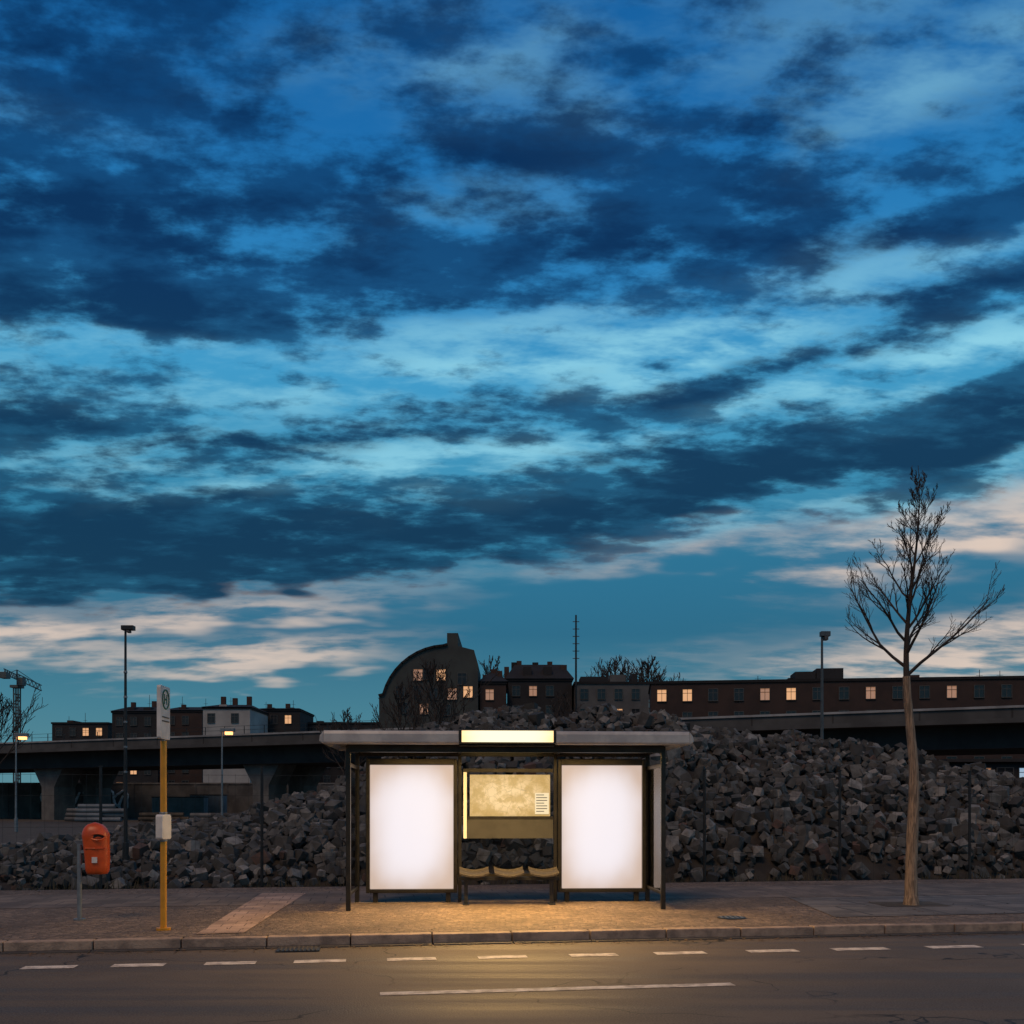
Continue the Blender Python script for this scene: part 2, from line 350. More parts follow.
for x0,x1 in PAN:
    z0,z1_=.16,2.36
    fr=.06
    b.b2(x0,x0+fr,BD-.09,BD+.09,z0,z1_,M_bronze); b.b2(x1-fr,x1,BD-.09,BD+.09,z0,z1_,M_bronze)
    b.b2(x0+fr,x1-fr,BD-.088,BD+.088,z0,z0+fr,M_bronze); b.b2(x0+fr,x1-fr,BD-.088,BD+.088,z1_-.1,z1_,M_bronze)
    b.b2(x0+fr,x1-fr,BD+.03,BD+.087,z0+fr,z1_-.1,M_bronze)
    for fx in (x0+.15,x1-.15): b.b2(fx-.04,fx+.04,BD-.05,BD+.05,0,z0,M_bronze)
b.build('lightbox_frames',sh,bevel=.008)
for i,(x0,x1) in enumerate(PAN):
    b=MB(); b.b2(x0+.065,x1-.065,BD-.04,BD+.028,.225,2.255,M_box); b.build('poster_panel_%d'%(i+1),sh)
b=MB()
x0,x1=XA+.06,XB-.04
b.b2(x0,x1,BD-.025,BD+.025,2.14,2.20,M_bronze); b.b2(x0,x1,BD-.025,BD+.025,.42,.47,M_bronze)
b.b2(x0+.06,x1,BD-.04,BD+.02,1.05,1.36,mat('grey_panel',(.05,.05,.047),(.035,.035,.033),3,.6))
b.b2(x0,x1,BD-.03,BD+.03,1.36,1.41,M_bronze)
b.b2(x0,x0+.055,BD-.06,BD+.02,1.05,2.14,emis('yellow_lit_frame',(1,.66,.22,1),.5))  # frame strip, no lamp: the yellow light on it is put in as glow
b.build('back_frame',sh)
b=MB(); b.b2(x0+.055+.05,x1-.05,BD-.035,BD+.0,1.415,2.10,M_map); b.build('route_map',sh)
b=MB(); b.b2(x1-.30,x1-.07,BD-.045,BD-.037,1.45,1.80,emis('timetable_paper',(1,.84,.55,1),.75,bc=.1))
for i in range(7): b.b2(x1-.28,x1-.1 if i%3 else x1-.15,BD-.048,BD-.046,1.76-i*.045,1.772-i*.045,M_dark)
b.build('timetable',sh)
b=MB()
b.b2(x0,x1,BD-.004,BD+.004,.47,1.05,M_glass)
for sx in (-1,1): b.b2(sx*W2-.004,sx*W2+.004,.035,BD-.03,.27,2.18,M_glass)
b.build('glass_panes',sh)
b=MB(); M_seat=mat('seat_mesh',(.10,.085,.065),(.07,.06,.05),30,.5,metal=.5)
for k in range(3):
    cx=-.52+k*.56+.03
    nx,ny=8,6
    vs=[];fs=[]
    for i in range(nx+1):
        for j in range(ny+1):
            u=i/nx*2-1; v=j/ny*2-1
            x=cx+u*.235; y=.86+v*.2; z=.50+.05*u*u+ .05*max(0,v)**2 -.03*max(0,-v)**3
            vs.append((x,y,z))
    o=len(vs)
    vs+= [(x,y,z-.025) for x,y,z in vs]
    q=lambda i,j:i*(ny+1)+j
    for i in range(nx):
        for j in range(ny):
            fs.append((q(i,j),q(i+1,j),q(i+1,j+1),q(i,j+1))); fs.append((o+q(i,j),o+q(i,j+1),o+q(i+1,j+1),o+q(i+1,j)))
    for i in range(nx): fs.append((q(i,0),o+q(i,0),o+q(i+1,0),q(i+1,0))); fs.append((q(i,ny),q(i+1,ny),o+q(i+1,ny),o+q(i,ny)))
    for j in range(ny): fs.append((q(0,j),q(0,j+1),o+q(0,j+1),o+q(0,j))); fs.append((q(nx,j),o+q(nx,j),o+q(nx,j+1),q(nx,j+1)))
    b.add(vs,fs,M_seat)
    b.b2(cx-.02,cx+.02,.70,1.02,.44,.478,M_dark)
b.b2(-.74,.88,.83,.89,.39,.44,M_dark)
for x in (-.62,.76):
    b.b2(x-.03,x+.03,.83,.89,0,.39,M_dark); b.b2(x-.05,x+.05,.70,1.02,.0,.015,M_dark)
b.build('bench',sh)
b=MB(); RW=2.72; zt=2.70; zb=2.50; y0,y1=-.42,1.55
M_soff=mat('roof_soffit',(.20,.19,.16),(.15,.145,.12),3,.5)
prof=[(y0,zb+.03),(y0+.015,zb),(y0+.12,zb-.0),(y0+.12,zb+.06),(y0+.10,zt),(y0+.035,zt),(y0+.008,zt-.05)]
def pr_x(bb,prof,x0,x1,m):
    n_=len(prof); vs=[(x0,y,z) for y,z in prof]+[(x1,y,z) for y,z in prof]
    bb.add(vs,[tuple(range(n_)),tuple(range(2*n_-1,n_-1,-1))]+[((i+1)%n_,i,i+n_,(i+1)%n_+n_) for i in range(n_)],m)
pr_x(b,prof,-RW,-.73,M_alu); pr_x(b,prof,.71,RW,M_alu)
pr_x(b,[(2*(y1+y0)/2-y,z) for y,z in prof][::-1],-RW,RW,M_alu)
for sx in (-1,1):
    cap=[(sx*(RW-.0),zb),(sx*(RW+.06),zb+.04),(sx*(RW+.05),zb+.12),(sx*(RW-.0),zt-.01)]
    b.prism(cap if sx>0 else cap[::-1],y0+.004,y1-.004,M_alu)
b.b2(-RW+.03,RW-.03,y0+.12,y1-.12,zb+.06,zb+.11,M_soff)
b.build('roof',sh,bevel=.01)
b=MB()
for yy in (0,BD): b.b2(-W2,W2,yy-.04,yy+.04,2.40,2.558,M_bronze)
for x in (-W2,XA,XB,W2): b.b2(x-.025,x+.025,.04,BD-.04,2.43,2.558,M_bronze)
b.build('roof_beams',sh)
b=MB(); b.b2(-.727,.707,y0-.01,y0+.16,zb+.015,zt+.02,M_bronze); b.b2(-.72,.70,y0+.14,y0+.2,zb-.02,zb+.015,M_bronze); b.build('sign_housing',sh,bevel=.008)
b=MB(); b.b2(-.69,.67,y0-.022,y0-.012,zb+.03,zt-.0,M_sign); b.build('light_panel',sh)
b=MB(); b.b2(-.6,.6,.5,.62,2.51,2.555,M_tube); b.build('ceiling_lamp',sh)
def area(name,loc,sx,sy,p,col,par,rot=(0,0,0)):
    l=bpy.data.lights.new(name,'AREA'); l.shape='RECTANGLE'; l.size=sx; l.size_y=sy; l.energy=p; l.color=col
    o=bpy.data.objects.new(name,l); scene.collection.objects.link(o); o.parent=par; o.location=loc; o.rotation_euler=rot
area('ceiling_light',(0,.35,2.49),3.9,.3,125,(1,.62,.22),sh,(math.radians(-8),0,0))
area('fascia_light',(0,y0-.03,2.48),1.3,.1,170,(1,.60,.21),sh,(math.radians(-22),0,0))

# ---------------- bus stop sign
p=W(163.5,930,PZ); st=empty('bus_stop_sign',p,0)
M_yel=mat('yellow_pole_paint',(.74,.33,.025),(.60,.27,.02),6,.4)
M_wht=mat('white_enamel',(.80,.76,.70),(.66,.62,.57),5,.4)
b=MB(); b.tube([(0,0,0),(0,0,2.42)],[.04,.04],M_yel,16); b.tube([(0,0,0),(0,0,.03)],[.09,.09],M_yel,16); b.build('pole',st)
b=MB(); b.tube([(0,0,2.42),(0,0,3.08)],[.022,.022],M_steel,10)
b.build('upper_pole',st)
R60=Matrix.Rotation(math.radians(91),3,'Z')
def rbox(bb,w,d,z0,z1,m,r=.03,rot=R60):
    pts=[]
    for (cx_,cz_,a0) in ((w/2-r,z0+r,-90),(w/2-r,z1-r,0),(-w/2+r,z1-r,90),(-w/2+r,z0+r,180)):
        for k in range(4): a=math.radians(a0+30*k); pts.append((cx_+r*math.cos(a),cz_+r*math.sin(a)))
    n_=len(pts); vs=[rot@Vector((x,-d/2,z)) for x,z in pts]+[rot@Vector((x,d/2,z)) for x,z in pts]
    bb.add(vs,[tuple(range(n_)),tuple(range(2*n_-1,n_-1,-1))]+[((i+1)%n_,i,i+n_,(i+1)%n_+n_) for i in range(n_)],m)
b=MB(); rbox(b,.36,.05,2.44,3.12,M_wht)
b.build('sign_panel',st,bevel=.004)
b=MB()
M_green=mat('green_letter',(.02,.16,.07),None,5,.5)
for sgn in (-1,1):
    ring=[]
    for k in range(25):
        a=2*math.pi*k/24; ring.append(R60@Vector((math.cos(a)*.12,sgn*.028,2.95+math.sin(a)*.12)))
    b.tube(ring,[.010]*25,M_green,5,False)
    for x in (-.045,.045): b.box(R60@Vector((x,sgn*.028,2.95)),(.022,.006,.13),M_green,R60)
    b.box(R60@Vector((0,sgn*.028,2.95)),(.07,.006,.022),M_green,R60)
    for z in (2.72,2.67): b.box(R60@Vector((0,sgn*.028,z)),(.26,.006,.015),M_dark,R60)
b.build('sign_lettering',st)
R61=Matrix.Rotation(math.radians(75),3,'Z')
b=MB(); rbox(b,.20,.10,1.16,1.48,M_wht,rot=R61); b.tube([(0,0,1.13),(0,0,1.16)],[.05,.05],M_steel,12); b.tube([(0,0,1.48),(0,0,1.51)],[.05,.05],M_steel,12); b.build('timetable_case',st,bevel=.01)
b=MB()
for i in range(8): b.box(R61@Vector((0,.052,1.43-i*.03)),(.16,.003,.008),M_dark,R61)
b.build('timetable_text',st)

# ---------------- litter bin
p=W(79.5,920,PZ); lb=empty('litter_bin',p,math.radians(12))
M_or=mat('orange_plastic',(.72,.10,.015),(.55,.07,.01),4,.38)
b=MB(); b.tube([(0,0,0),(0,0,1.05)],[.032,.032],M_steel,12); b.tube([(0,0,0),(0,0,.02)],[.08,.08],M_steel,12)
b.box((.04,0,.95),(.1,.05,.04),M_steel); b.box((.04,0,.75),(.1,.05,.04),M_steel); b.build('post',lb)
b=MB(); cxb=.235; vs=[];fs=[]; nz=22; na=28
zs=[.64+ .72*i/nz for i in range(nz+1)]
for i,z in enumerate(zs):
    t=i/nz
    if t<.08: w=.135+.02*t/.08
    elif t<.72: w=.155+.02*(t-.08)/.64
    else:
        q=(t-.72)/.28; w=.175*math.sqrt(max(0,1-q*q))+.003
    sh_=.05*max(0,t-.3)
    for k in range(na):
        a=2*math.pi*k/na; ca,sa=math.cos(a),math.sin(a); e=.75
        x=math.copysign(abs(ca)**e,ca)*w; y=math.copysign(abs(sa)**e,sa)*w*.9
        vs.append((cxb+x-sh_,y,z))
for i in range(nz):
    for k in range(na): fs.append((i*na+k,i*na+(k+1)%na,(i+1)*na+(k+1)%na,(i+1)*na+k))
fs.append(tuple(range(na-1,-1,-1))); fs.append(tuple(nz*na+k for k in range(na)))
b.add(vs,fs,M_or); b.build('bin_body',lb,smooth=True)
b=MB()
mouth=[];
for k in range(24):
    a=2*math.pi*k/24; mouth.append((cxb+.03+math.cos(a)*.09,-.176+0.04*abs(math.cos(a))**2,1.16+math.sin(a)*.045))
b.add(mouth,[tuple(range(24))],M_dark)
b.tube(mouth+[mouth[0]],[.012]*25,M_or,6,False)
b.box((cxb-.01,-.152,.84),(.07,.012,.08),M_wht)
b.tube([(cxb-.17,-.03,1.0),(cxb-.13,-.135,1.0),(cxb,-.165,1.0),(cxb+.12,-.135,1.0),(cxb+.15,-.03,1.0)],[.008]*5,M_or,6)
b.build('bin_opening',lb)

# ---------------- trees
M_bark=mat('bark',(.060,.045,.036),(.036,.028,.024),8,.9,stretch=(1,1,.2))
M_reed=mat('reed_wrap',(.42,.29,.19),(.17,.12,.08),10,.85,.8,30,stretch=(4,4,.35))
def bare_tree(name,p,height,trunk_h,r0,spread,seed,detail=3,wrap=True,nprim=26,lean=0.0,tmin=.0034):
    rd=random.Random(seed); b=MB()
    p=Vector(p)
    ntr=26
    def tr(z): 
        q=z/height
        return p+Vector((lean*q+ .012*height*math.sin(q*9+seed)*min(1,q*3),.008*height*math.sin(q*7+2*seed),z))
    def tr_r(z): return max(tmin,r0*(1-.42*min(1,z/trunk_h))) if z<trunk_h else max(tmin*1.3,r0*.55*max(0,1-(z-trunk_h)/(height-trunk_h))**1.1)
    zs=[height*i/ntr for i in range(ntr+1)]
    if wrap:
        zw=[trunk_h*i/22 for i in range(23)]
        b.tube([tr(z) for z in zw],[tr_r(z)*(1.05+.12*rd.random())+(.03 if i==0 else 0) for i,z in enumerate(zw)],M_reed,14)
        zs=[trunk_h-.1]+[z for z in zs if z>=trunk_h]
    b.tube([tr(z) for z in zs],[tr_r(z) for z in zs],M_bark,8)
    def branch(o,d,L,r,lev):
        n_=6 if lev<2 else 4; pts=[o]; dd=d.copy(); q=o
        rs=[r]
        for i in range(n_):
            dd=(dd+Vector((rd.gauss(0,.11),rd.gauss(0,.11),.09 if lev==0 else .07))).normalized()
            q=q+dd*L/n_; pts.append(q); rs.append(max(r*(1-(i+1)/n_*.8),tmin))
        b.tube(pts,rs,M_bark,5 if lev<2 else 3,False)
        if lev<detail:
            nc=[7,5,3][min(lev,2)]
            for k in range(nc):
                t=.2+.8*(k+rd.random()*.6)/nc; i=min(n_-1,int(t*n_)); q=pts[i].lerp(pts[i+1],t*n_-i)
                base=(pts[i+1]-pts[i]).normalized(); ax=base.orthogonal(); ax.rotate(Matrix.Rotation(rd.uniform(0,6.28),3,base))
                nd=(base+ax.normalized()*rd.uniform(.4,.8)+Vector((0,0,.15))).normalized()
                branch(q,nd,L*rd.uniform(.32,.52)*(1.15-t*.4),rs[i]*.62,lev+1)
    for k in range(nprim):
        t=(k+rd.random()*.7)/nprim; z=trunk_h+(height-trunk_h)*t*.9
        a=k*2.4+rd.uniform(-.4,.4)
        up=.8+.9*t
        L=spread*(1.25-1.0*t)*rd.uniform(.75,1.12)
        d=Vector((math.cos(a),math.sin(a),up)).normalized()
        branch(tr(z),d,L*1.3,max(tr_r(z)*.6,tmin*2),0)
    return b.build(name)
pt=W(910,905,PZ)
bare_tree('bare_tree',pt,ZH(466,pt.y)-PZ,ZH(676,pt.y)-PZ,.092,.98,12,lean=.05,nprim=23)
sheet('tree_pit',[pt+Vector((-.5,-.35,.013)),pt+Vector((.55,-.28,.013)),pt+Vector((.5,.45,.013)),pt+Vector((-.55,.38,.013))],M_dirt)

# ---------------- fence
b=MB(); TF=7.45; FH=2.35
s0,_=ST(WD(267,20.0)); 
M_wire=mat('fence_wire',(.04,.042,.04),None,3,.6,metal=.3)
for k in range(-9,14):
    ss=s0+k*3.0; b.tube([T(ss,TF,0),T(ss,TF,FH+.1)],[.03,.03],M_dark,8); b.box(T(ss,TF,FH+.11),(.07,.07,.02),M_dark)
for z in (.12,.7,1.3,1.9,2.3): b.tube([T(s0-27,TF-.02,z),T(s0+39,TF-.02,z)],[.004,.004],M_wire,4)
for i in range(int(66/.25)):
    ss=s0-27+i*.25; b.tube([T(ss,TF-.03,.1),T(ss,TF-.03,2.32)],[.0025,.0025],M_wire,3,False)
b.build('fence')

# ---------------- rubble
prof=[(-150,868),(0,866),(60,858),(120,842),(180,830),(250,822),(320,802),(350,790),(390,765),(430,735),(470,720),(520,718),(560,724),(600,718),(650,722),(690,738),(760,740),(800,745),(850,755),(900,763),(950,775),(1000,786),(1060,800),(1150,812),(1300,840)]
DR=31.0
PX=[(a-CX)*DR/F for a,_ in prof]; PHt=[max(.15,ZH(y_,DR)) for _,y_ in prof]
def rub(X,Y):
    hr=float(np.interp(X,PX,PHt))
    s_,t_=ST(Vector((X,Y,0)))
    tf=8.1+.5*mn.noise(Vector((X*.4,3,0))); trd=(DR-12.24)-K*X*1.0
    trd=max(tf+3,trd)
    q=(t_-tf)/(trd-tf)
    if q<0: return -.3
    if q<1: v=math.sin(q*math.pi/2)**.85
    else: v=max(0,1-(q-1)*.9)
    h=hr*v*(1+.10*mn.noise(Vector((X*.35,Y*.35,0))))+.35*mn.noise(Vector((X*.9,Y*.9,5)))*min(1,q*3)
    return h if v>0 else -.3
M_rub=bpy.data.materials.new('broken_concrete'); M_rub.use_nodes=True
nt=M_rub.node_tree; n=N(nt); bs=nt.nodes['Principled BSDF']
at=n.new('ShaderNodeAttribute',attribute_name='tint'); tc=n.new('ShaderNodeTexCoord')
c=n.mix(n.sm(n.noise(tc.outputs['Object'],4,3,.65),.3,.7,0,.65),at.outputs['Color'],(.028,.027,.024,1)); nt.links.new(c,bs.inputs['Base Color']); bs.inputs['Roughness'].default_value=.9
vars_=[]
for k in range(16):
    bm=bmesh.new(); rd=random.Random(k)
    ax=(1,rd.uniform(.7,1),rd.uniform(.55,.95))
    for c8 in ((-1,-1,-1),(1,-1,-1),(1,1,-1),(-1,1,-1),(-1,-1,1),(1,-1,1),(1,1,1),(-1,1,1)):
        bm.verts.new([c8[i]*ax[i]*rd.uniform(.65,1.0) for i in range(3)])
    for _ in range(3):
        v=Vector((rd.gauss(0,1),rd.gauss(0,1),rd.gauss(0,1))).normalized(); bm.verts.new([v[i]*ax[i]*1.2 for i in range(3)])
    r=bmesh.ops.convex_hull(bm,input=bm.verts); bmesh.ops.delete(bm,geom=[e for e in r['geom_interior'] if isinstance(e,bmesh.types.BMVert)],context='VERTS')
    bm.verts.ensure_lookup_table(); bm.verts.index_update()
    vars_.append((np.array([v.co[:] for v in bm.verts])*.5,[[v.index for v in f.verts] for f in bm.faces])); bm.free()
rd=random.Random(11); VV=[];FF=[];CC=[];off=0;cnt=0
while cnt<19000:
    X=rd.uniform(-21,24); Y=rd.uniform(18.5,35)
    h=rub(X,Y)
    if h<-.2: continue
    big=rd.random()
    s_=rd.uniform(.17,.30) if big<.85 else rd.uniform(.28,.48)
    if h<.5: 
        s_*=.75
        if rd.random()<.3: continue
    v,f=vars_[rd.randrange(16)]
    R3=np.array(Euler((rd.uniform(0,6.3),rd.uniform(0,6.3),rd.uniform(0,6.3))).to_matrix())
    vv=(v*s_)@R3.T+np.array([X,Y,h+rd.uniform(-.12,.14)])
    VV.append(vv); FF+= [[i+off for i in q] for q in f]; off+=len(v)
    q=rd.uniform(.035,.14); 
    if rd.random()<.02: c=(.11,.065,.05,1)
    elif rd.random()<.14: c=(.25,.24,.22,1)
    else: c=(q*.97,q*.98,q*.92,1)
    CC+= [c]*len(v); cnt+=1
me=bpy.data.meshes.new('rubble_pile'); me.from_pydata(np.concatenate(VV).tolist(),[],FF)
ca=me.color_attributes.new('tint','FLOAT_COLOR','POINT'); ca.data.foreach_set('color',np.array(CC).ravel())
me.materials.append(M_rub); me.update(); rp=bpy.data.objects.new('rubble_pile',me); scene.collection.objects.link(rp)
vs=[];fs=[];nx,ny=110,50
for i in range(nx+1):
    for j in range(ny+1):
        X=-30+i*.6; Y=17+j*.5; vs.append((X,Y,rub(X,Y)-.12))
for i in range(nx):
    for j in range(ny): fs.append((i*(ny+1)+j,(i+1)*(ny+1)+j,(i+1)*(ny+1)+j+1,i*(ny+1)+j+1))
b=MB(); b.add(vs,fs,mat('rubble_dirt',(.04,.034,.027),(.022,.019,.016),2,.95)); mo=b.build('mound_core',smooth=True); mo.parent=rp

# ---------------- viaduct
ZT=9.0
A=WD(0,975*(ZT-H)/(HY-742),0); B=WD(1024,975*(ZT-H)/(HY-704),0)
D=(B-A).normalized(); ang=math.atan2(D.y,D.x)
via=empty('viaduct',A,ang)
Ltot=(B-A).length
b=MB(); 
M_par=mat('parapet_concrete',(.085,.088,.088),(.055,.057,.058),.4,.85)
b.b2(-150,Ltot+120,0,.3,ZT-1.0,ZT-.25,M_par)
b.b2(-150,Ltot+120,-.12,.32,ZT-.25,ZT-.08,mat('parapet_cap',(.36,.38,.39),(.22,.23,.24),.4,.8))
b.b2(-150,Ltot+120,12,12.3,ZT-1.0,ZT-.1,M_par)
b.b2(-150,Ltot+120,-.5,12.6,ZT-1.35,ZT-1.003,M_par)
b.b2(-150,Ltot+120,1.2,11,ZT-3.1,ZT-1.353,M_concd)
x=-150
while x<Ltot+120: b.b2(x,x+.12,-.02,-.001,ZT-1.0,ZT-.26,M_concd); x+=6.2
b.build('deck',via)
b=MB()
def loc_s(px):
    r=(px-CX)/F
    return (r*A.y-A.x)/(D.x-r*D.y)
s1,s2=loc_s(33),loc_s(248); sp=(s2-s1)
for k in range(-2,5):
    c=s1+sp*k
    pp=[(c-1.0,-.2),(c+1.0,-.2),(c+1.0,ZT-5.2),(c+2.3,ZT-3.103),(c-2.3,ZT-3.103),(c-1.0,ZT-5.2)]
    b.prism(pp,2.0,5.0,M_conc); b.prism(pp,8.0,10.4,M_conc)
b.build('piers',via)
b=MB()
for i in range(0,90):
    x=-150+i*2.5
    b.b2(x-.03,x+.03,.1,.16,ZT-.08,ZT+.75,M_dark)
for z in (.35,.75): b.b2(-150,75,.11,.15,ZT+z-.03,ZT+z,M_dark)
b.build('railing',via)

b=MB(); wl=empty('graffiti_wall',WD(-120,125,0),.02)
M_wl=mat('stained_wall',(.11,.107,.10),(.06,.058,.055),.5,.9)
b.b2(0,62,0,.4,0,4.4,M_wl); b.b2(-.1,62.1,-.08,.48,4.4,4.6,M_conc)
for i in range(0,62,4): b.b2(i,i+.35,-.06,0,0,4.4,M_wl)
b.build('wall',wl)
b=MB(); rd=random.Random(4); M_graf=mat('graffiti_paint',(.70,.70,.68),(.42,.43,.44),1.5,.7)
x=20.6
for L_ in range(6):
    w_=rd.uniform(1.4,2.2); z_=1.1+rd.uniform(-.1,.3); hh=rd.uniform(2.3,2.9)
    pts=[]
    for k in range(15):
        a=2*math.pi*k/14*(1 if L_%2 else .78)+rd.uniform(0,.25)+L_; rr_=1+.22*math.sin(3*a+L_)
        pts.append((x+w_/2+math.cos(a)*w_*.5*rr_,-.12,z_+hh/2+math.sin(a)*hh*.48*rr_))
    b.tube(pts,[.15]*len(pts),M_graf,5)
    b.tube([(x+w_*.3,-.12,z_+hh*.25),(x+w_*.6,-.12,z_+hh*.75)],[.2,.12],M_graf,5)
    x+=w_*.98
b.build('graffiti',wl)
M_ctn=mat('container_paint',(.18,.21,.23),(.12,.14,.15),.6,.7)
M_lit=emis('lit_window',(1.0,.48,.17,1),.66); M_lit2=emis('lit_window_dim',(1.0,.40,.12,1),.24)
for j,(px,d,w_,h_) in enumerate(((152,116,6,2.6),(300,108,6,2.6),(190,120,4,2.9),(275,118,5,2.6))):
    e=empty('site_container',WD(px,d,0),.1); b=MB(); b.b2(0,w_,0,2.4,.15,h_,M_ctn); b.b2(-.05,w_+.05,-.05,2.45,h_,h_+.12,M_concd)
    for i in range(int(w_/.5)): b.b2(i*.5+.1,i*.5+.32,-.04,0,.3,h_-.15,M_ctn)
    for xx in (.2,w_-.4): b.b2(xx,xx+.2,.2,.4,0,.15,M_dark)
    if j%2: b.b2(1.5,2.5,-.07,-.045,1.3,2.1,M_lit2 if j==3 else M_lit); b.b2(1.4,2.6,-.10,-.045,1.2,1.29,M_dark); b.b2(1.4,2.6,-.10,-.045,2.11,2.2,M_dark)
    b.build('body',e)
# stacks of timber / pipes stored under the viaduct
b=MB(); rd=random.Random(9)
for k in range(9):
    p=WD(rd.uniform(60,340),rd.uniform(92,104),0); m=(M_conc,M_concd,M_ctn,M_dirt)[k%4]
    for r_ in range(rd.randint(2,4)):
        for q in range(4-r_ if r_<4 else 1): b.tube([p+Vector((0,q*.5+r_*.25,.25+r_*.45)),p+Vector((rd.uniform(2.5,5),q*.5+r_*.25,.25+r_*.45))],[.22,.22],m,8)
b.build('pipe_stacks')

# ---------------- buildings
M_win=mat('dark_window_glass',(.02,.025,.03),(.03,.035,.04),3,.15)
M_fr=mat('window_frame',(.10,.10,.095),None,3,.6)
fac={'green':mat('green_grey_render',(.062,.072,.066),(.045,.052,.05),.3,.9),'brick':mat('brick_facade',(.055,.034,.028),(.038,.025,.022),.4,.9),
 'dark':mat('dark_render',(.028,.028,.03),(.02,.02,.022),.3,.9),'pale':mat('pale_render',(.13,.13,.125),(.09,.09,.09),.3,.9),'white':mat('white_render',(.42,.42,.40),(.32,.32,.31),.3,.9)}
M_roof=mat('roof_tiles',(.018,.017,.018),(.012,.012,.013),.6,.9); M_chim=mat('chimney_brick',(.07,.038,.03),None,1,.9)
def win(b,x,z,w,h,m,y=-.0):
    b.b2(x-w/2,x+w/2,y-.05,y-.02,z,z+h,m)
    f=.07
    b.b2(x-w/2-f,x-w/2,y-.12,y-.01,z-f,z+h+f,M_fr); b.b2(x+w/2,x+w/2+f,y-.12,y-.01,z-f,z+h+f,M_fr)
    b.b2(x-w/2,x+w/2,y-.118,y-.012,z+h,z+h+f,M_fr); b.b2(x-w/2,x+w/2,y-.16,y-.012,z-f,z,M_fr)
    b.b2(x-.03,x+.03,y-.08,y-.051,z,z+h,M_fr); b.b2(x-w/2,x+w/2,y-.079,y-.052,z+h*.66,z+h*.66+.06,M_fr)
def bld(name,px0,px1,ytop,d,f='dark',roof=None,rows=None,litp=.15,dep=12,seed=1,extra=None,yaw=0,wstep=2.6,poly=None,lits=None):
    rd=random.Random(seed); sc=d/F; e=empty(name,WD(px0,d,0),yaw); w=(px1-px0)*sc/math.cos(yaw); h=ZH(ytop,d)
    b=MB()
    if poly: b.prism([((a-px0)*sc,max(0,ZH(y_,d)) if y_<900 else 0) for a,y_ in poly],0,dep,fac[f])
    else: b.b2(0,w,0,dep,0,h,fac[f]); b.b2(-.15,w+.15,-.15,dep+.15,h,h+.35,M_roof)
    b.build('walls',e)
    if roof:
        b=MB(); rh=roof; 
        b.add([(-.3,-.3,h+.352),(w+.3,-.3,h+.352),(w+.3,dep+.3,h+.352),(-.3,dep+.3,h+.352),(1.2,dep*.4,h+rh),(w-1.2,dep*.4,h+rh),(w-1.2,dep*.6,h+rh),(1.2,dep*.6,h+rh)],[(0,1,5,4),(1,2,6,5),(2,3,7,6),(3,0,4,7),(4,5,6,7),(3,2,1,0)],M_roof)
        x=1.5
        while x<w-1.5:
            b.b2(x,x+.8,dep*.42,dep*.42+.6,h+rh*.4,h+rh+rd.uniform(.4,1.5),M_chim); x+=rd.uniform(2,5)
        x=2.5
        while x<w-2.5:
            b.b2(x,x+1.3,.8,3,h+.4,h+rh*.72,fac[f]); x+=rd.uniform(3,4.5)
        b.build('roof',e)
    b=MB()
    if not poly:
        nfl=rows or int(h/3)
        for r in range(nfl):
            z=h-2.3-3.0*r
            if z<.5: break
            x=1.4
            while x<w-1.0:
                m=M_win
                q=rd.random()
                if q<litp: m=M_lit
                elif q<litp*1.6: m=M_lit2
                win(b,x,z,1.15,1.5,m); x+=wstep
    if lits:
        for px,py,ww,hh,l in lits: win(b,(px-px0)*sc,ZH(py,d)-hh/2,ww,hh,(M_win,M_lit,M_lit2)[l])
    if len(b.v): b.build('windows',e)
    b=MB()
    if not poly:
        x=rd.uniform(.5,3)
        while x<w-1:
            k=rd.random(); zz=h+(roof or .35)*.9
            if k<.4: b.tube([(x,dep*.5,h),(x,dep*.5,zz+rd.uniform(1,2.6))],[.05,.04],M_dark,5); b.tube([(x-.4,dep*.5,zz+.9),(x+.4,dep*.5,zz+.9)],[.03,.03],M_dark,4)
            elif k<.7: b.b2(x,x+rd.uniform(.5,1.4),dep*.4,dep*.5,h+.3,zz+rd.uniform(.3,.9),M_roof)
            x+=rd.uniform(2,6)
    if extra:
        for a0,a1,y0_,y1_,m in extra: b.b2((a0-px0)*sc,(a1-px0)*sc,3,7,ZH(y1_,d),ZH(y0_,d),m)
    if len(b.v): b.build('roof_structures',e)
    return e
arc=[(379,1000),(379,696)]+[(447-66*math.cos(math.radians(a)),712-66*math.sin(math.radians(a))) for a in range(15,91,8)]+[(447,645),(447,633),(458,633),(458,646),(474,650),(478,664),(478,1000)]
bld('curved_gable_house',379,478,645,140,'green',poly=arc,lits=[(418,675,1.3,1.6,2),(428,674,1.3,1.6,0),(441,675,1.3,1.6,1),(462,679,1.2,1.6,0),(400,692,1.2,1.6,0),(418,692,1.2,1.6,0),(434,694,1.3,1.6,0),(452,694,1.3,1.6,2),(468,692,1.3,1.6,1),(404,708,1.2,1.5,0),(424,709,1.2,1.5,2),(446,710,1.2,1.5,0)])
e=bpy.data.objects['curved_gable_house']; b=MB(); sc=140/F
pp=[((a-379)*sc,ZH(y_,140)) for a,y_ in arc[1:-6]]
for (xa,za),(xb,zb_) in zip(pp[:-1],pp[1:]):
    dv=Vector((xb-xa,0,zb_-za)); b.box(((xa+xb)/2,6,(za+zb_)/2+.1),(dv.length+.12,12.5,.3),M_roof,Matrix.Rotation(-math.atan2(dv.z,dv.x),3,'Y'))
b.build('curved_roof',e)
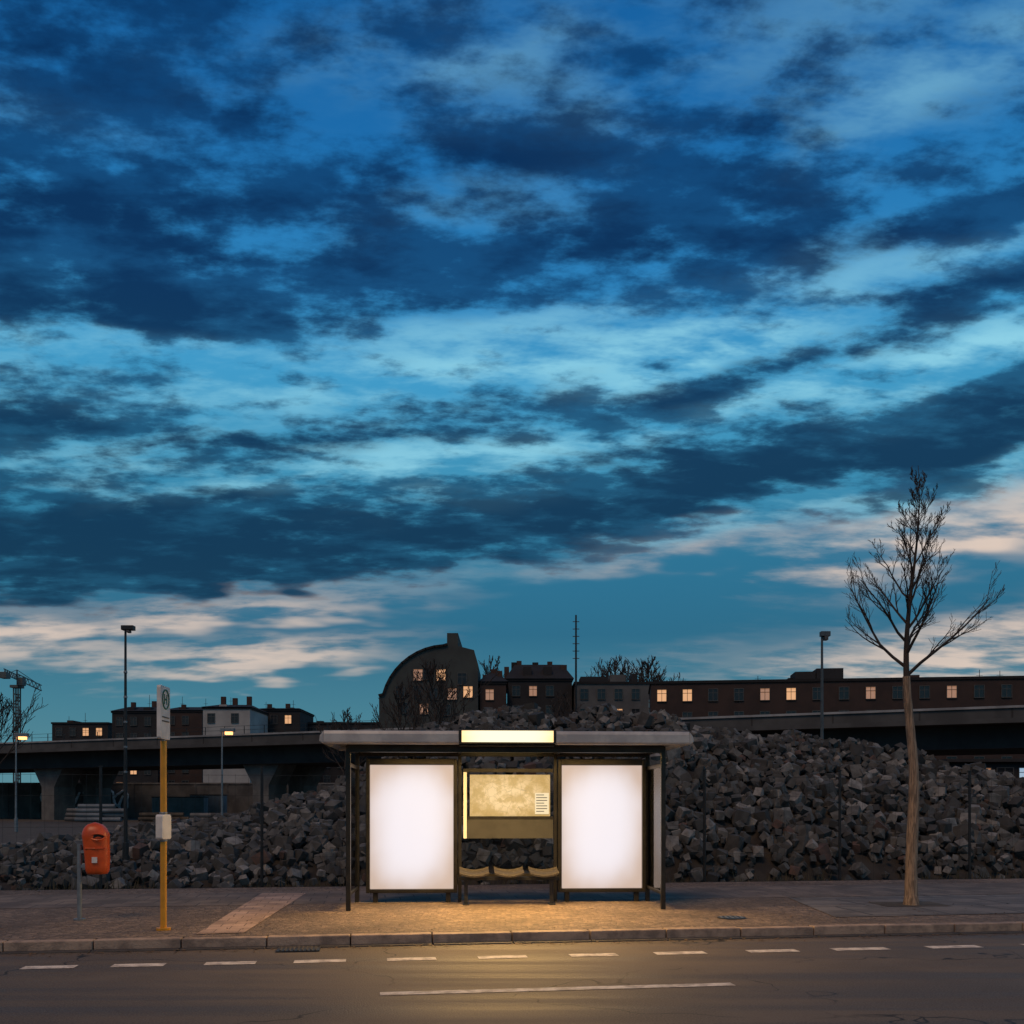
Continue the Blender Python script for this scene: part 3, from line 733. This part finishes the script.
bld('apartment_building',480,506,684,141,'brick',roof=2.2,litp=.25,seed=3,extra=[(482,486,672,684,M_chim),(497,502,668,684,M_chim)])
bld('apartment_building',507,572,681,150,'dark',roof=3.2,litp=.15,seed=8,extra=[(504,509,664,681,M_chim),(562,568,662,681,M_chim)])
bld('apartment_building',575,649,684,148,'pale',litp=.05,seed=5,extra=[(582,610,674,684,fac['dark']),(612,628,672,684,fac['pale']),(634,640,671,684,fac['dark'])])
bld('long_brick_building',651,1150,684,128,'brick',litp=.13,seed=31,yaw=-.12,wstep=3.3,extra=[(795,815,671,684,fac['dark']),(816,842,668,684,fac['dark']),(905,915,676,684,M_chim)])
bld('distant_building',52,108,724,190,'dark',litp=.15,seed=2,extra=[(60,66,719,724,M_chim)])
bld('distant_building',112,158,713,180,'dark',roof=1.6,litp=.06,seed=12)
bld('distant_building',164,202,712,182,'brick',roof=1.4,litp=.05,seed=14)
bld('white_hall',203,250,709,165,'white',litp=0,seed=15,roof=1.2,rows=1,wstep=4)
bld('distant_building',252,300,711,178,'dark',litp=.05,seed=16,roof=1.0)
bld('distant_building',306,378,724,185,'dark',litp=.06,seed=17)
b=MB(); h=ZH(615,146); p=WD(576,146,0)
b.tube([p,p+Vector((0,0,h))],[.22,.13],M_dark,8)
for k in range(6): z=h-1-k*1.1; b.tube([p+Vector((-.5,0,z)),p+Vector((.5,0,z))],[.06,.06],M_dark,5)
b.build('antenna_mast')
# tower crane, slim mast, jib swung almost along the line away from the road
b=MB(); d=150; p=WD(17,d,0); h=ZH(688,d); M_cr=mat('crane_paint',(.10,.12,.12),None,1,.6)
r_=.34
for sx in (-1,1):
    for sy in (-1,1): b.tube([p+Vector((sx*r_,sy*r_,0)),p+Vector((sx*r_,sy*r_,h))],[.12,.12],M_cr,5)
for k in range(int(h/1.0)):
    z=k*1.0; s_=1 if k%2 else -1
    for sy in (-1,1): b.tube([p+Vector((-s_*r_,sy*r_,z)),p+Vector((s_*r_,sy*r_,z+1.0))],[.07,.07],M_cr,4)
b.box(p+Vector((0,0,h+.2)),(1.5,1.5,.4),M_cr); b.box(p+Vector((.9,-.5,h+.9)),(.9,1.1,1.2),M_cr)
jd=Vector((-.22,.975,0)).normalized()
def lat(a,c,hh,m):
    n_=12
    b.tube([a,c],[.1,.1],m,4); b.tube([a+Vector((0,0,hh)),c+Vector((0,0,hh))],[.09,.09],m,4)
    for i in range(n_): b.tube([a.lerp(c,i/n_)+Vector((0,0,hh*(i%2))),a.lerp(c,(i+1)/n_)+Vector((0,0,hh*((i+1)%2)))],[.06,.06],m,4)
top=p+Vector((0,0,h+1.3))
lat(top,top+jd*15,.9,M_cr); lat(top,top-jd*7,.7,M_cr)
b.box(top-jd*6.5+Vector((0,0,-.2)),(1.0,1.3,.9),M_cr)
apx=top+Vector((0,0,1.5)); b.tube([top,apx],[.18,.1],M_cr,5); b.tube([apx,top+jd*12+Vector((0,0,.9))],[.05,.05],M_cr,4); b.tube([apx,top-jd*6],[.05,.05],M_cr,4)
b.build('tower_crane')
M_glow=emis('lamp_glow',(1,.40,.12,1),3.0)
def lamp(px,ytop,d,arm=.5,lit=False,r=.06,m=None,bands=False):
    m=m or M_dark
    b=MB(); p=WD(px,d,0); h=ZH(ytop,d)
    b.tube([p,p+Vector((0,0,h*.5)),p+Vector((0,0,h))],[r*1.3,r,r*.7],m,10); b.tube([p,p+Vector((0,0,.9))],[r*1.9,r*1.9],m,10)
    b.box(p+Vector((arm/2,0,h)),(arm+.15,.16 if d<40 else .3,.10 if d<40 else .22),m)
    b.box(p+Vector((arm*.6,0,h-.08 if d<40 else h-.2)),(arm*.6,.14 if d<40 else .3,.05 if d<40 else .18),M_glow if lit else M_fr)
    if bands:
        for k in range(5): z=h-1.0-k*.55; b.tube([p+Vector((0,0,z)),p+Vector((0,0,z+.05))],[r*1.15]*2,M_steel,10)
    b.build('street_lamp',bevel=.01)
lamp(125.5,628,21.5,.12,False,.036,M_dark,True)
lamp(822,634,45,.28,False,.075,mat('grey_blue_paint',(.08,.10,.11),None,3,.5))
lamp(222,730,60,.7,True,.06,M_steel); lamp(16,735,62,.7,True,.06,M_steel)
bare_tree('bare_tree',WD(434,70,0),ZH(662,70),4.5,.18,3.4,9,detail=2,wrap=False,nprim=20,tmin=.022)
bare_tree('bare_tree',WD(402,74,0),ZH(682,74),3.8,.15,2.8,10,detail=2,wrap=False,nprim=16,tmin=.022)
bare_tree('bare_tree',WD(562,80,0),ZH(690,80),4,.15,2.5,14,detail=2,wrap=False,nprim=14,tmin=.022)
bare_tree('bare_tree',WD(489,165,0),ZH(655,165),9,.3,6.0,19,detail=2,wrap=False,nprim=20,tmin=.05)
bare_tree('bare_tree',WD(650,170,0),ZH(660,170),12,.3,7,21,detail=2,wrap=False,nprim=22,tmin=.05)
bare_tree('bare_tree',WD(616,172,0),ZH(660,172),12,.3,7,23,detail=2,wrap=False,nprim=22,tmin=.05)
bare_tree('bare_tree',WD(-4,90,0),ZH(700,90),5,.25,4.0,31,detail=2,wrap=False,nprim=16,tmin=.025)
bare_tree('bare_tree',WD(345,90,0),ZH(712,90),4,.2,3.0,33,detail=2,wrap=False,nprim=14,tmin=.022)
b=MB(); p=WD(948,95,0)
k=empty('lit_pavilion',p,-.05)
b.b2(0,9,0,5,0,5.9,fac['dark']); b.b2(-.3,9.3,-.5,5.2,5.9,6.2,M_concd)
M_cool=emis('cool_window',(.5,.75,1,1),.5)
for i in range(4): win(b,1.2+i*2.1,4.0,1.5,1.3,(M_lit,M_lit2,M_win,M_cool)[i])
b.build('walls',k)
b=MB(); rd=random.Random(5); M_weed=mat('dry_grass',(.09,.075,.04),(.055,.05,.025),3,.9)
for i in range(2600):
    ss=rd.uniform(-22,24); tt=7.4+abs(rd.gauss(0,.35)); 
    if mn.noise(Vector((ss*.5,0,0)))<-.05: continue
    p=T(ss,tt,0); hh=rd.uniform(.08,.38); w=.012; a=rd.uniform(0,6.3); dx=Vector((math.cos(a)*w,math.sin(a)*w,0)); tip=p+Vector((rd.uniform(-.12,.12),rd.uniform(-.12,.12),hh))
    b.add([p-dx,p+dx,tip],[(0,1,2)],M_weed)
b.build('dry_grass')

# ---------------- camera
cam=bpy.data.cameras.new('camera'); co=bpy.data.objects.new('camera',cam); scene.collection.objects.link(co)
co.location=(0,0,H); co.rotation_euler=(math.radians(90),0,0)
cam.sensor_width=36; cam.lens=36*F/1024; cam.shift_y=(HY-512)/1024; cam.clip_end=10000; cam.clip_start=.1
scene.camera=co
scene.view_settings.view_transform='Standard'; scene.view_settings.look='None'; scene.view_settings.exposure=0
